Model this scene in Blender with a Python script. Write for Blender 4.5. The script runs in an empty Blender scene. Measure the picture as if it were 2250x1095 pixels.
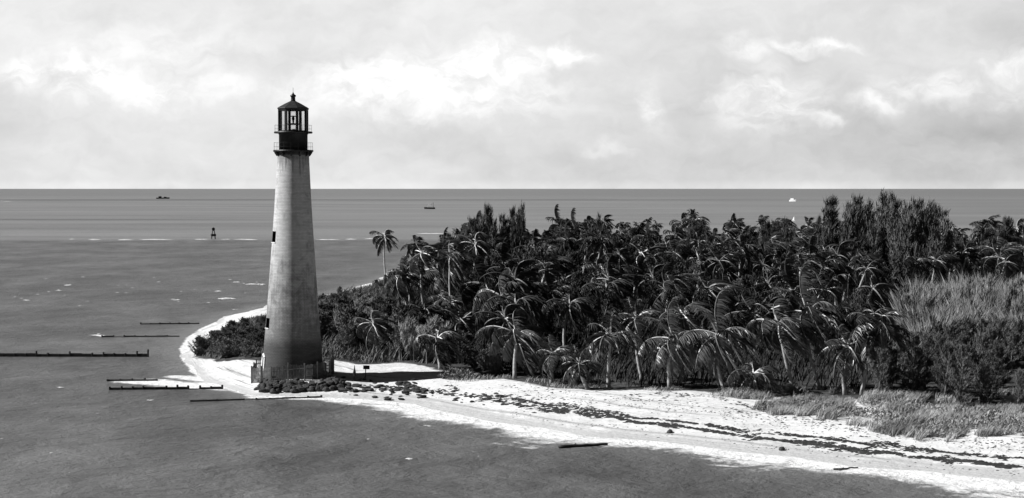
import bpy, math, random
import numpy as np
from mathutils import Vector, Matrix
R = math.radians
random.seed(7); rng = np.random.default_rng(7)
scn = bpy.context.scene
C = scn.collection

# ------------------------------------------------------------------ camera
F, CX, CY, HORIZON = 3750.0, 1125.0, 547.5, 414.0      # photograph measures, in its own 2250 px frame
HC = 20.5                                              # eye height above the water
PITCH = math.atan((CY - HORIZON) / F)
cam_d = bpy.data.cameras.new('camera'); cam_d.sensor_width = 36; cam_d.lens = 60
cam_d.clip_start = 1; cam_d.clip_end = 120000
cam = bpy.data.objects.new('camera', cam_d); C.objects.link(cam)
cam.location = (0, 0, HC); cam.rotation_euler = (R(90) - PITCH, 0, 0)
scn.camera = cam

# ------------------------------------------------------------------ light
SUN_EL, SUN_FRONT = 40.0, 2.0
SKY_STRENGTH = 0.10
scn.view_settings.view_transform = 'Standard'; scn.view_settings.look = 'None'
scn.view_settings.gamma = 1.0; scn.view_settings.exposure = 0.55
sun_d = bpy.data.lights.new('sun', 'SUN'); sun_d.energy = 5.0; sun_d.angle = R(0.5); sun_d.color = (1, 1, 1)
sun = bpy.data.objects.new('sun', sun_d); C.objects.link(sun)
to_sun = Vector((-math.cos(R(SUN_FRONT)) * math.cos(R(SUN_EL)), -math.sin(R(SUN_FRONT)) * math.cos(R(SUN_EL)), math.sin(R(SUN_EL))))
sun.rotation_euler = to_sun.to_track_quat('Z', 'Y').to_euler(); sun.location = to_sun * 300

class NT:
    """small helper to write node trees"""
    def __init__(s, tree): s.t = tree
    def node(s, ty, **kw):
        n = s.t.nodes.new(ty)
        for k, v in kw.items(): setattr(n, k, v)
        return n
    def put(s, sock, v):
        if v is None: return
        if isinstance(v, bpy.types.NodeSocket): s.t.links.new(v, sock)
        else: sock.default_value = v
    def math(s, op, a, b=None, c=None, clamp=False):
        n = s.node('ShaderNodeMath', operation=op, use_clamp=clamp)
        s.put(n.inputs[0], a); s.put(n.inputs[1], b); s.put(n.inputs[2], c)
        return n.outputs[0]
    def vmath(s, op, a, b=None, scale=None):
        n = s.node('ShaderNodeVectorMath', operation=op)
        s.put(n.inputs[0], a); s.put(n.inputs[1], b)
        if scale is not None: s.put(n.inputs['Scale'], scale)
        return n.outputs['Value'] if op in ('LENGTH', 'DOT_PRODUCT', 'DISTANCE') else n.outputs[0]
    def ramp(s, v, a, b, lo=0.0, hi=1.0, smooth=True):
        n = s.node('ShaderNodeMapRange', interpolation_type='SMOOTHSTEP' if smooth else 'LINEAR')
        s.put(n.inputs['Value'], v)
        s.put(n.inputs['From Min'], a); s.put(n.inputs['From Max'], b); s.put(n.inputs['To Min'], lo); s.put(n.inputs['To Max'], hi)
        return n.outputs['Result']
    def noise(s, vec, scale, detail=4.0, rough=0.55, dist=0.0):
        n = s.node('ShaderNodeTexNoise')
        s.put(n.inputs['Vector'], vec); s.put(n.inputs['Scale'], scale); s.put(n.inputs['Detail'], detail)
        s.put(n.inputs['Roughness'], rough); s.put(n.inputs['Distortion'], dist)
        return n.outputs['Fac']
    def mixf(s, f, a, b):
        n = s.node('ShaderNodeMix', data_type='FLOAT'); s.put(n.inputs[0], f); s.put(n.inputs[2], a); s.put(n.inputs[3], b)
        return n.outputs[0]
    def grey(s, v):
        n = s.node('ShaderNodeCombineColor'); [s.put(n.inputs[i], v) for i in range(3)]
        return n.outputs[0]
    def sep(s, v):
        n = s.node('ShaderNodeSeparateXYZ'); s.put(n.inputs[0], v); return n.outputs
    def comb(s, x, y, z=0.0):
        n = s.node('ShaderNodeCombineXYZ'); s.put(n.inputs[0], x); s.put(n.inputs[1], y); s.put(n.inputs[2], z); return n.outputs[0]

# the sky: physical sky seen through a red filter (a black and white photograph), with clouds low over the sea ahead
world = bpy.data.worlds.new('World'); scn.world = world; world.use_nodes = True
W = NT(world.node_tree); world.node_tree.nodes.clear()
sky = W.node('ShaderNodeTexSky', sky_type='NISHITA', sun_disc=False, sun_elevation=R(SUN_EL), sun_rotation=R(270 - SUN_FRONT))
sky.air_density = 1.0; sky.dust_density = 0.6; sky.ozone_density = 1.0
sc_ = W.node('ShaderNodeSeparateColor'); W.put(sc_.inputs[0], sky.outputs[0])
clear = W.math('MULTIPLY', sc_.outputs[0], 0.12)
dirn = W.node('ShaderNodeTexCoord').outputs['Generated']
dx, dy, dz = W.sep(dirn)
dyc = W.math('MAXIMUM', dy, 0.12)
u = W.math('DIVIDE', dx, dyc); v = W.math('DIVIDE', dz, dyc)
uv = W.comb(u, v, 0.0)
warp = W.node('ShaderNodeTexNoise'); W.put(warp.inputs['Vector'], uv); warp.inputs['Scale'].default_value = 26; warp.inputs['Detail'].default_value = 5
wv = W.vmath('SUBTRACT', warp.outputs['Color'], (0.5, 0.5, 0.5))
warp2 = W.node('ShaderNodeTexNoise'); W.put(warp2.inputs['Vector'], uv); warp2.inputs['Scale'].default_value = 90; warp2.inputs['Detail'].default_value = 4
wv2 = W.vmath('SUBTRACT', warp2.outputs['Color'], (0.5, 0.5, 0.5))
uvw = W.vmath('ADD', W.vmath('ADD', uv, W.vmath('SCALE', wv, scale=0.028)), W.vmath('SCALE', wv2, scale=0.012))
CLOUDS = [(905, 190, 250, 78, 1.0), (800, 160, 120, 45, .6), (1100, 140, 105, 48, .9), (1160, 205, 95, 60, .45), (1245, 118, 55, 26, .9), (1030, 240, 110, 35, .55), (700, 190, 140, 40, .45),
          (60, 168, 75, 45, .7), (185, 175, 95, 62, .75), (330, 195, 130, 50, .55), (480, 190, 90, 40, .35), (360, 110, 220, 60, .3),
          (1690, 225, 115, 72, .8), (1770, 95, 120, 18, .75), (1650, 110, 60, 28, .5), (1812, 262, 52, 20, .65), (1925, 222, 70, 28, .7),
          (2040, 190, 130, 34, .65), (2215, 150, 70, 34, .7), (1430, 235, 36, 50, .5), (1565, 232, 70, 22, .5), (1330, 330, 60, 18, .25), (2200, 205, 60, 30, .4)]
DARKS = [(1680, 168, 70, 12, .5), (1740, 112, 110, 10, .35), (1985, 215, 45, 20, .45), (1230, 155, 45, 22, .35), (2190, 285, 190, 70, .75), (2070, 250, 120, 30, .45), (1900, 330, 360, 90, .45),
         (20, 330, 120, 120, .3), (1520, 250, 80, 60, .3), (900, 315, 260, 50, .3), (2260, 60, 90, 120, .5)]
def blobs(lst):
    tot = None
    for px, py, rx, ry, st in lst:
        d = W.vmath('MULTIPLY', W.vmath('SUBTRACT', uvw, ((px - CX) / F, (HORIZON - py) / F, 0.0)), (F / rx, F / ry, 0.0))
        f = W.ramp(W.vmath('LENGTH', d), 1.45, 0.05, 0.0, st)
        tot = f if tot is None else W.math('MAXIMUM', tot, f)
    return tot
cl = blobs(CLOUDS); dk = blobs(DARKS)
puff = W.noise(W.vmath('MULTIPLY', uvw, (1.0, 1.9, 1.0)), 38, 6, 0.6, 0.3)
veil = W.noise(W.vmath('MULTIPLY', uv, (1.0, 2.2, 1.0)), 9, 4, 0.5, 0.6)
ahead = W.ramp(dy, 0.25, 0.9)
low = W.ramp(v, 0.30, 0.12)
cover = W.math('MULTIPLY', ahead, low)
lum = W.math('ADD', 0.495, W.math('MULTIPLY', W.math('SUBTRACT', veil, 0.5), 0.26))
lum = W.math('ADD', lum, W.ramp(v, 0.0, 0.10, -0.01, 0.05))
lum = W.math('ADD', lum, W.ramp(u, -0.1, 0.32, 0.025, -0.05))
lum = W.math('ADD', lum, W.math('MULTIPLY', W.math('SUBTRACT', puff, 0.5), 0.15))
lum = W.math('SUBTRACT', lum, W.math('MULTIPLY', dk, 0.10))
lum = W.math('ADD', lum, W.ramp(v, .006, .001, 0, .05))
clsharp = W.math('MULTIPLY', cl, W.ramp(puff, 0.30, 0.66, 0.35, 1.35))
lum = W.math('ADD', lum, W.math('MULTIPLY', clsharp, 0.23))
lum = W.math('DIVIDE', lum, SKY_STRENGTH)
fin = W.mixf(cover, clear, lum)
bg = W.node('ShaderNodeBackground'); W.put(bg.inputs['Color'], W.grey(fin)); bg.inputs['Strength'].default_value = SKY_STRENGTH
out = W.node('ShaderNodeOutputWorld'); world.node_tree.links.new(bg.outputs[0], out.inputs[0])

# ------------------------------------------------------------------ helpers: measuring
FW = np.array([0, math.cos(PITCH), -math.sin(PITCH)]); UP = np.array([0, math.sin(PITCH), math.cos(PITCH)]); RT = np.array([1.0, 0, 0])
def ray(px, py): return FW + RT * ((px - CX) / F) + UP * ((CY - py) / F)
def at(px, py, z=0.0):
    d = ray(px, py); t = (z - HC) / d[2]; return np.array([d[0] * t, d[1] * t, z])
def at_depth(px, py, Y):
    d = ray(px, py); t = Y / d[1]; return np.array([d[0] * t, Y, HC + d[2] * t])

def vnoise(x, y, seed=0):
    """value noise on numpy arrays, 0..1"""
    x = np.asarray(x, float); y = np.asarray(y, float)
    xi = np.floor(x).astype(np.int64); yi = np.floor(y).astype(np.int64); fx = x - xi; fy = y - yi
    fx = fx * fx * (3 - 2 * fx); fy = fy * fy * (3 - 2 * fy)
    def h(i, j):
        n = (i * 374761393 + j * 668265263 + seed * 974634533) & 0xffffffff
        n = ((n ^ (n >> 13)) * 1274126177) & 0xffffffff
        return ((n ^ (n >> 16)) & 0xffff) / 65535.0
    return (h(xi, yi) * (1 - fx) + h(xi + 1, yi) * fx) * (1 - fy) + (h(xi, yi + 1) * (1 - fx) + h(xi + 1, yi + 1) * fx) * fy

SHORE_PX = [(610, 668), (575, 676), (545, 686), (500, 698), (453, 719), (419, 743), (404, 766), (408, 790), (430, 815), (470, 838), (520, 856), (560, 869),
            (640, 870), (720, 872), (800, 876), (860, 882), (910, 889), (950, 899), (1000, 908), (1100, 924), (1200, 942), (1300, 957), (1450, 970), (1600, 987), (1750, 1007),
            (1900, 1024), (2050, 1040), (2150, 1051), (2250, 1058)]
shore = [at(*p)[:2] for p in SHORE_PX]
e = shore[-1]; shore += [np.array([e[0] + 40, e[1] - 9]), np.array([e[0] + 200, e[1] - 40]), np.array([480, 60]), np.array([600, 560])]
shore += [at(2250, 553)[:2], at(1700, 556)[:2], at(1300, 563)[:2], at(1000, 578)[:2], at(900, 600)[:2], at(845, 609)[:2], at(790, 632)[:2], at(720, 652)[:2]]
shore = np.array(shore)
def seg_dist(P, A, B):
    AB = B - A; t = np.clip(((P - A) @ AB) / (AB @ AB), 0, 1); return np.linalg.norm(P - (A + t[:, None] * AB), axis=1)
def signed(P, poly):
    P = np.asarray(P, float); d = np.full(len(P), 1e9); ins = np.zeros(len(P), bool); n = len(poly)
    for i in range(n):
        A, B = poly[i], poly[(i + 1) % n]
        d = np.minimum(d, seg_dist(P, A, B))
        c = (A[1] > P[:, 1]) != (B[1] > P[:, 1])
        with np.errstate(divide='ignore', invalid='ignore'):
            xx = (B[0] - A[0]) * (P[:, 1] - A[1]) / (B[1] - A[1]) + A[0]
        ins ^= c & (P[:, 0] < xx)
    return np.where(ins, d, -d)
def height_of(P, sd=None):
    P = np.asarray(P, float)
    if sd is None: sd = signed(P, shore)
    sd = sd + (vnoise(P[:, 0] * .12, P[:, 1] * .12, 3) - .5) * 2.2 + (vnoise(P[:, 0] * .4, P[:, 1] * .4, 4) - .5) * .9
    left = np.clip((-14 - P[:, 0]) / 8, 0, 1); k_ = .085 + .12 * left; s1 = 1.105 / k_
    up = np.where(sd > s1, 1.105 + (sd - s1) * 0.012, k_ * sd); up = np.minimum(up, 1.9)
    up = up + np.clip(sd / 15, 0, 1) * ((vnoise(P[:, 0] * .18, P[:, 1] * .18, 5) - .5) * .30 + (vnoise(P[:, 0] * .6, P[:, 1] * .6, 6) - .5) * .12)
    return np.where(sd < 0, np.maximum(0.12 * sd, -2.5), up)
def hz(x, y): return float(height_of(np.array([[x, y]]))[0])
HX = np.arange(-80, 331, .6); HY = np.arange(95, 641, .6)
_X, _Y = np.meshgrid(HX, HY); HGRID = height_of(np.stack([_X.ravel(), _Y.ravel()], 1)).reshape(len(HY), len(HX))
def hgrid(x, y):
    fx = np.clip((np.asarray(x) - HX[0]) / .6, 0, len(HX) - 1.001); fy = np.clip((np.asarray(y) - HY[0]) / .6, 0, len(HY) - 1.001)
    a = fx.astype(int); b = fy.astype(int); u_ = fx - a; v_ = fy - b
    return (HGRID[b, a] * (1 - u_) + HGRID[b, a + 1] * u_) * (1 - v_) + (HGRID[b + 1, a] * (1 - u_) + HGRID[b + 1, a + 1] * u_) * v_
def ground(px, py):
    """first point where the sight line through a photo pixel meets the terrain"""
    d = ray(px, py); t = np.linspace((2.6 - HC) / d[2], (-.3 - HC) / d[2], 160); x, y, z = d[0] * t, d[1] * t, HC + d[2] * t
    hit = np.nonzero(z < hgrid(x, y))[0]; k = hit[0] if len(hit) else len(t) - 1
    return np.array([x[k], y[k], float(hgrid(x[k], y[k]))])

# ------------------------------------------------------------------ helpers: meshes
class MB:
    def __init__(s): s.v = []; s.f = []; s.m = []
    def add(s, verts, faces, m=0):
        o = len(s.v); s.v.extend([tuple(map(float, p)) for p in verts]); s.f.extend([tuple(i + o for i in f) for f in faces]); s.m.extend([m] * len(faces))
    def box(s, c, size, rz=0.0, m=0, M=None):
        x, y, z = size[0] / 2, size[1] / 2, size[2] / 2
        vs = [(-x, -y, -z), (x, -y, -z), (x, y, -z), (-x, y, -z), (-x, -y, z), (x, -y, z), (x, y, z), (-x, y, z)]
        Q = (Matrix.Rotation(rz, 3, 'Z') if M is None else M)
        s.add([Q @ Vector(p) + Vector(c) for p in vs], [(0, 3, 2, 1), (4, 5, 6, 7), (0, 1, 5, 4), (1, 2, 6, 5), (2, 3, 7, 6), (3, 0, 4, 7)], m)
    def tube(s, pts, rad, n=6, m=0, cap=True):
        pts = [Vector(p) for p in pts]; vs = []; fs = []
        for i, p in enumerate(pts):
            d = (pts[min(i + 1, len(pts) - 1)] - pts[max(i - 1, 0)]).normalized()
            a = d.cross(Vector((0, 0, 1)) if abs(d.z) < .9 else Vector((1, 0, 0))).normalized(); b = d.cross(a)
            r = rad[i] if hasattr(rad, '__len__') else rad
            for k in range(n):
                t = 2 * math.pi * k / n; vs.append(p + a * (r * math.cos(t)) + b * (r * math.sin(t)))
        for i in range(len(pts) - 1):
            for k in range(n): fs.append((i * n + k, i * n + (k + 1) % n, (i + 1) * n + (k + 1) % n, (i + 1) * n + k))
        if cap: fs.append(tuple(range(n - 1, -1, -1))); fs.append(tuple(range((len(pts) - 1) * n, len(pts) * n)))
        s.add(vs, fs, m)
    def lathe(s, prof, n=32, m=0, cap=True, phase=0.0):
        vs = []; fs = []
        for r, z in prof:
            for k in range(n): t = 2 * math.pi * (k + phase) / n; vs.append((r * math.cos(t), r * math.sin(t), z))
        for i in range(len(prof) - 1):
            for k in range(n): fs.append((i * n + k, i * n + (k + 1) % n, (i + 1) * n + (k + 1) % n, (i + 1) * n + k))
        if cap: fs.append(tuple(range(n - 1, -1, -1))); fs.append(tuple(range((len(prof) - 1) * n, len(prof) * n)))
        s.add(vs, fs, m)
    def mesh(s, name, mats, smooth=False):
        me = bpy.data.meshes.new(name); me.from_pydata(s.v, [], s.f)
        for q in (mats if isinstance(mats, (list, tuple)) else [mats]): me.materials.append(q)
        if len(me.materials) > 1: me.polygons.foreach_set('material_index', s.m)
        if smooth: me.polygons.foreach_set('use_smooth', [True] * len(s.f))
        me.update(); return me
    def build(s, name, mats, parent=None, smooth=False):
        return link(name, s.mesh(name, mats, smooth), parent)
def link(name, data, parent=None):
    o = bpy.data.objects.new(name, data); C.objects.link(o)
    if parent is not None: o.parent = parent
    return o
def tag(o, label=None, cat=None, group=None, kind=None):
    if label: o['label'] = label
    if cat: o['category'] = cat
    if group: o['group'] = group
    if kind: o['kind'] = kind
    return o
def empty(name, loc, rz=0.0, label=None, cat=None, group=None):
    o = link(name, None); o.location = loc; o.rotation_euler = (0, 0, rz); o.empty_display_size = .5
    return tag(o, label, cat, group)

# ------------------------------------------------------------------ materials (all grey: a black and white photograph)
def mat(name, base, rough=0.8, spec=0.3, var=0.0, scale=4.0, bump=0.0, bscale=20.0, trans=0.0):
    m = bpy.data.materials.new(name); m.use_nodes = True; N = NT(m.node_tree)
    b = m.node_tree.nodes['Principled BSDF']
    b.inputs['Roughness'].default_value = rough; b.inputs['Specular IOR Level'].default_value = spec
    co = N.node('ShaderNodeTexCoord').outputs['Object']
    if var:
        n = N.noise(co, scale, 5, .6)
        val = N.math('MULTIPLY', base, N.ramp(n, .25, .75, 1 - var, 1 + var))
        N.put(b.inputs['Base Color'], N.grey(val))
    else: b.inputs['Base Color'].default_value = (base, base, base, 1)
    if bump:
        bn = N.node('ShaderNodeBump'); bn.inputs['Strength'].default_value = bump; bn.inputs['Distance'].default_value = .05
        N.put(bn.inputs['Height'], N.noise(co, bscale, 5, .6)); N.put(b.inputs['Normal'], bn.outputs[0])
    return m
def leafmat(name, base, rough=.5, spec=.35, rnd=.35, var=.5, scale=.6, transl=.0):
    """foliage: every tree a slightly different grey, clumps of lighter and darker leaves"""
    m = bpy.data.materials.new(name); m.use_nodes = True; N = NT(m.node_tree); b = m.node_tree.nodes['Principled BSDF']
    b.inputs['Roughness'].default_value = rough; b.inputs['Specular IOR Level'].default_value = spec
    rn = N.node('ShaderNodeObjectInfo').outputs['Random']
    co = N.node('ShaderNodeTexCoord').outputs['Object']
    n = N.noise(co, scale, 4, .6)
    val = N.math('MULTIPLY', N.math('MULTIPLY', base, N.ramp(n, .3, .7, 1 - var, 1 + var)), N.ramp(rn, 0, 1, 1 - rnd, 1 + rnd, smooth=False))
    N.put(b.inputs['Base Color'], N.grey(val))
    return m
M_leaf = leafmat('palm_leaflet', .052, .38, .5)
M_rib = mat('palm_midrib', .6, .45, .4, .25, 2)
M_leafrear = leafmat('palm_leaflet_shaded', .034, .45, .35)  # this and the next two: rear-grove shade put into darker leaf and rib colours
M_ribrear = mat('palm_midrib_shaded', .26, .6, .3, .4, 2)
M_ribendshade = mat('palm_midrib_shaded_end', .06, .6, .3, .3, 2)
M_deadleaf = mat('dead_palm_leaflet', .13, .8, .1, .3, 2)
M_ribend = mat('palm_midrib_end', .13, .5, .4, .25, 2)
M_trunk = mat('palm_trunk_bark', .34, .85, .2, .35, 3, .6, 9)
M_pine = leafmat('pine_needles', .105, .7, .15, .4, .45, .8)
M_pinetall = leafmat('pine_needles_tall', .075, .7, .15, .3, .5, 5.0)
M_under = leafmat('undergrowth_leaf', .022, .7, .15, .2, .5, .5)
M_pale = leafmat('pine_needles_pale', .25, .7, .15, .35, .4, .8)
M_pinedark = leafmat('pine_needles_dark', .05, .7, .15, .4, .45, .8)
M_bark = mat('pine_bark', .14, .9, .1, .3, 4)
M_bush = leafmat('scrub_leaf', .24, .7, .15, .3, .45, 1.0)
M_grass = leafmat('dune_grass_blade', .36, .7, .15, .2, .5, .25)
M_iron = mat('black_iron', .014, .45, .4, .3, 3)
M_irongrey = mat('dark_painted_iron', .022, .5, .4, .35, 2)
M_dark = mat('dark_opening', .006, .6, .2)
M_wood = mat('wet_timber', .022, .6, .3, .5, 3, .5, 8)
M_fence = mat('weathered_board', .12, .85, .15, .45, 3)
M_fencepost = mat('fence_post', .2, .85, .15, .3, 3)
M_rock = mat('dark_rock', .045, .85, .2, .6, 1.5, .8, 5)
M_white = mat('white_paint', .75, .5, .3, .08, 2)
M_hull = mat('dark_hull_paint', .02, .5, .3, .2, 1)
M_weed = mat('dried_seaweed', .035, .9, .1, .5, 2)
M_drift = mat('driftwood', .16, .85, .15, .4, 2, .5, 8)
M_frame = mat('pale_plaster', .62, .8, .2, .15, 3)

def make_glass():
    m = bpy.data.materials.new('lantern_glass'); m.use_nodes = True; N = NT(m.node_tree); m.node_tree.nodes.clear()
    t = N.node('ShaderNodeBsdfTransparent'); t.inputs[0].default_value = (.93, .93, .93, 1)
    g = N.node('ShaderNodeBsdfGlossy'); g.inputs['Roughness'].default_value = .03
    mx = N.node('ShaderNodeMixShader'); fr = N.node('ShaderNodeFresnel'); fr.inputs[0].default_value = 1.15
    N.put(mx.inputs[0], fr.outputs[0]); N.put(mx.inputs[1], t.outputs[0]); N.put(mx.inputs[2], g.outputs[0])
    N.put(N.node('ShaderNodeOutputMaterial').inputs[0], mx.outputs[0]); return m
M_glass = make_glass()
M_prism = M_glass.copy(); M_prism.name = 'lens_glass'
for n_ in M_prism.node_tree.nodes:
    if n_.type == 'FRESNEL': n_.inputs[0].default_value = 1.03
    if n_.type == 'BSDF_TRANSPARENT': n_.inputs[0].default_value = (.98, .98, .98, 1)

def make_tower_mat():
    m = bpy.data.materials.new('whitewashed_brick'); m.use_nodes = True; N = NT(m.node_tree); b = m.node_tree.nodes['Principled BSDF']
    b.inputs['Roughness'].default_value = .85; b.inputs['Specular IOR Level'].default_value = .15
    co = N.node('ShaderNodeTexCoord').outputs['Object']; x, y, z = N.sep(co)
    ang = N.math('ARCTAN2', y, x)
    wall = N.comb(N.math('MULTIPLY', ang, 2.6), z, 0.0)
    br = N.node('ShaderNodeTexBrick'); N.put(br.inputs['Vector'], wall); br.inputs['Scale'].default_value = 1.6
    br.inputs['Color1'].default_value = (1, 1, 1, 1); br.inputs['Color2'].default_value = (.82, .82, .82, 1); br.inputs['Mortar'].default_value = (.7, .7, .7, 1); br.inputs['Mortar Size'].default_value = .03
    bw = N.node('ShaderNodeSeparateColor'); N.put(bw.inputs[0], br.outputs[0])
    patch = N.noise(N.vmath('MULTIPLY', wall, (1.0, .8, 1.0)), .9, 6, .62, .4)
    streak = N.noise(N.vmath('MULTIPLY', wall, (2.6, .16, 1.0)), 1.3, 5, .6)
    course = N.noise(N.vmath('MULTIPLY', wall, (.18, 1.5, 1.0)), 2.2, 5, .65)
    wornz = N.ramp(z, 1.0, 15.0, .36, -.08, smooth=False)
    worn = N.ramp(N.math('ADD', N.math('ADD', patch, wornz), N.math('MULTIPLY', N.math('SUBTRACT', streak, .5), .45)), .42, .82)
    base = N.mixf(N.math('MULTIPLY', worn, .75), N.ramp(z, 3.0, 14.0, .34, .56, smooth=False), .15)
    foot = N.ramp(N.math('ADD', z, N.math('MULTIPLY', patch, 2.2)), 5.6, 4.2)
    base = N.mixf(foot, base, .085)
    base = N.math('MULTIPLY', base, N.ramp(course, .3, .7, .84, 1.1)); base = N.math('MULTIPLY', base, bw.outputs[0])
    drip = N.ramp(N.math('ADD', N.math('MULTIPLY', streak, 2.2), N.ramp(z, 18.5, 22.6, -1.2, .3, smooth=False)), 1.0, 1.5, 1.0, .5)
    base = N.math('MULTIPLY', base, drip)
    N.put(b.inputs['Base Color'], N.grey(base))
    bn = N.node('ShaderNodeBump'); bn.inputs['Strength'].default_value = .5; bn.inputs['Distance'].default_value = .03
    N.put(bn.inputs['Height'], N.math('ADD', bw.outputs[0], patch)); N.put(b.inputs['Normal'], bn.outputs[0])
    return m
M_tower = make_tower_mat()

def make_sand():
    m = bpy.data.materials.new('sand_and_soil'); m.use_nodes = True; N = NT(m.node_tree); b = m.node_tree.nodes['Principled BSDF']
    b.inputs['Roughness'].default_value = .9; b.inputs['Specular IOR Level'].default_value = .1
    pos = N.node('ShaderNodeNewGeometry').outputs['Position']; z = N.sep(pos)[2]
    veg = N.node('ShaderNodeAttribute', attribute_name='veg').outputs['Fac']
    shore_d = N.node('ShaderNodeAttribute', attribute_name='shore').outputs['Fac']
    n1 = N.noise(pos, .35, 6, .65, .3); n2 = N.noise(pos, 1.6, 5, .6)
    # strand lines run along the shore: noise stretched in the distance-from-water coordinate
    x, y, _ = N.sep(pos)
    strand = N.noise(N.comb(N.math('MULTIPLY', N.math('ADD', x, y), .10), N.math('MULTIPLY', shore_d, 1.6), 0.0), 1.0, 5, .7, .4)
    sand = N.math('MULTIPLY', .62, N.ramp(n1, .3, .7, .88, 1.1))
    sand = N.math('MULTIPLY', sand, N.ramp(strand, .52, .70, 1.0, .30))
    sand = N.math('MULTIPLY', sand, N.ramp(n2, .58, .72, 1.0, .5))
    wet = N.ramp(N.math('ADD', z, N.math('MULTIPLY', N.math('SUBTRACT', n1, .5), .5)), .34, .10)
    sand = N.mixf(wet, sand, .44)
    soil = N.math('MULTIPLY', .055, N.ramp(n2, .3, .7, .5, 1.5))
    vf = N.ramp(N.math('ADD', veg, N.math('MULTIPLY', N.math('SUBTRACT', n1, .5), 1.3)), .35, .6)
    N.put(b.inputs['Base Color'], N.grey(N.mixf(vf, sand, soil)))
    bn = N.node('ShaderNodeBump'); bn.inputs['Strength'].default_value = .6; bn.inputs['Distance'].default_value = .25
    N.put(bn.inputs['Height'], N.math('ADD', n2, strand)); N.put(b.inputs['Normal'], bn.outputs[0])
    return m
def make_water():
    m = bpy.data.materials.new('sea_water'); m.use_nodes = True; N = NT(m.node_tree); b = m.node_tree.nodes['Principled BSDF']
    pos = N.node('ShaderNodeNewGeometry').outputs['Position']; x, y, z = N.sep(pos)
    foam = N.node('ShaderNodeAttribute', attribute_name='foam').outputs['Fac']
    shal = N.node('ShaderNodeAttribute', attribute_name='shallow').outputs['Fac']
    # depth and bottom: pale banks beyond the reef, darker channels, patches of weed and sand
    wob = N.noise(N.vmath('MULTIPLY', pos, (.0016, .004, 0)), 1.0, 4, .6)
    yw = N.math('MULTIPLY', y, N.math('ADD', .94, N.math('MULTIPLY', wob, .12)))
    col = .052
    patch = N.noise(N.vmath('MULTIPLY', pos, (.05, .028, 0)), 1.0, 6, .62, .5)
    mot = N.noise(N.vmath('MULTIPLY', pos, (.16, .10, 0)), 1.0, 6, .7, .6)
    near = N.math('MULTIPLY', N.math('MULTIPLY', .098, N.ramp(patch, .3, .72, .75, 1.3)), N.ramp(mot, .3, .7, .78, 1.25))
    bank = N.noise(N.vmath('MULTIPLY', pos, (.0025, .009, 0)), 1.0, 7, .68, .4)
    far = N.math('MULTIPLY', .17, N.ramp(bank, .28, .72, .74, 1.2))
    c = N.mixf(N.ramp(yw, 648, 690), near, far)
    deep = N.math('MULTIPLY', N.math('MULTIPLY', N.ramp(yw, 1080, 1100), N.ramp(yw, 1155, 1135)), N.ramp(x, -120, -260))
    deep2 = N.math('MULTIPLY', N.math('MULTIPLY', N.ramp(yw, 2800, 2850), N.ramp(yw, 3220, 3120)), N.ramp(x, 900, -50, .25, 1.0))
    c = N.mixf(N.math('MULTIPLY', N.math('MAXIMUM', deep, deep2), N.ramp(bank, .35, .6, .35, .85)), c, .06)
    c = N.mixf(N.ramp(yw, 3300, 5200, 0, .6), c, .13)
    c = N.mixf(N.math('MULTIPLY', shal, N.ramp(patch, .2, .7, .55, 1.0)), c, .17)
    f1 = N.noise(N.vmath('MULTIPLY', pos, (.28, .34, 0)), 1.0, 7, .62, .8)
    f2 = N.noise(pos, 1.7, 4, .6)
    ff = N.math('ADD', foam, N.math('ADD', N.math('MULTIPLY', N.math('SUBTRACT', f1, .5), 1.15), N.math('MULTIPLY', N.math('SUBTRACT', f2, .5), .4)))
    ff = N.math('MULTIPLY', N.ramp(ff, .34, .70), N.ramp(foam, .02, .12))
    c = N.mixf(ff, c, .72)
    N.put(b.inputs['Base Color'], N.grey(c))
    N.put(b.inputs['Roughness'], N.mixf(ff, .38, .9)); N.put(b.inputs['Specular IOR Level'], N.mixf(ff, .10, .05))
    w1 = N.noise(N.vmath('MULTIPLY', pos, (.30, .42, 0)), 1.0, 6, .68, .4)
    w2 = N.noise(N.vmath('MULTIPLY', pos, (1.1, 1.4, 0)), 1.0, 5, .65, .3)
    bn = N.node('ShaderNodeBump'); bn.inputs['Distance'].default_value = 1.0
    N.put(bn.inputs['Strength'], N.ramp(y, 120, 1100, .75, .2))
    N.put(bn.inputs['Height'], N.math('ADD', w1, N.math('MULTIPLY', w2, .35))); N.put(b.inputs['Normal'], bn.outputs[0])
    return m

# ------------------------------------------------------------------ terrain and sea
def grid_mesh(name, xs, ys, zfun, attrs, material):
    X, Y = np.meshgrid(xs, ys); P = np.stack([X.ravel(), Y.ravel()], 1)
    z, at_ = zfun(P); nx, ny = len(xs), len(ys)
    me = bpy.data.meshes.new(name)
    i = (np.arange(ny - 1)[:, None] * nx + np.arange(nx - 1)[None, :]).ravel()
    f = np.stack([i, i + 1, i + nx + 1, i + nx], 1)
    me.vertices.add(len(P)); me.vertices.foreach_set('co', np.column_stack([P, z]).ravel())
    me.loops.add(f.size); me.loops.foreach_set('vertex_index', f.ravel().astype(np.int32))
    me.polygons.add(len(f)); me.polygons.foreach_set('loop_start', np.arange(0, f.size, 4, dtype=np.int32)); me.polygons.foreach_set('loop_total', np.full(len(f), 4, np.int32))
    me.update(calc_edges=True); me.polygons.foreach_set('use_smooth', np.ones(len(f), bool))
    for k, a in at_.items():
        me.attributes.new(k, 'FLOAT', 'POINT').data.foreach_set('value', np.asarray(a, np.float32))
    me.materials.append(material); return link(name, me)
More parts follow.
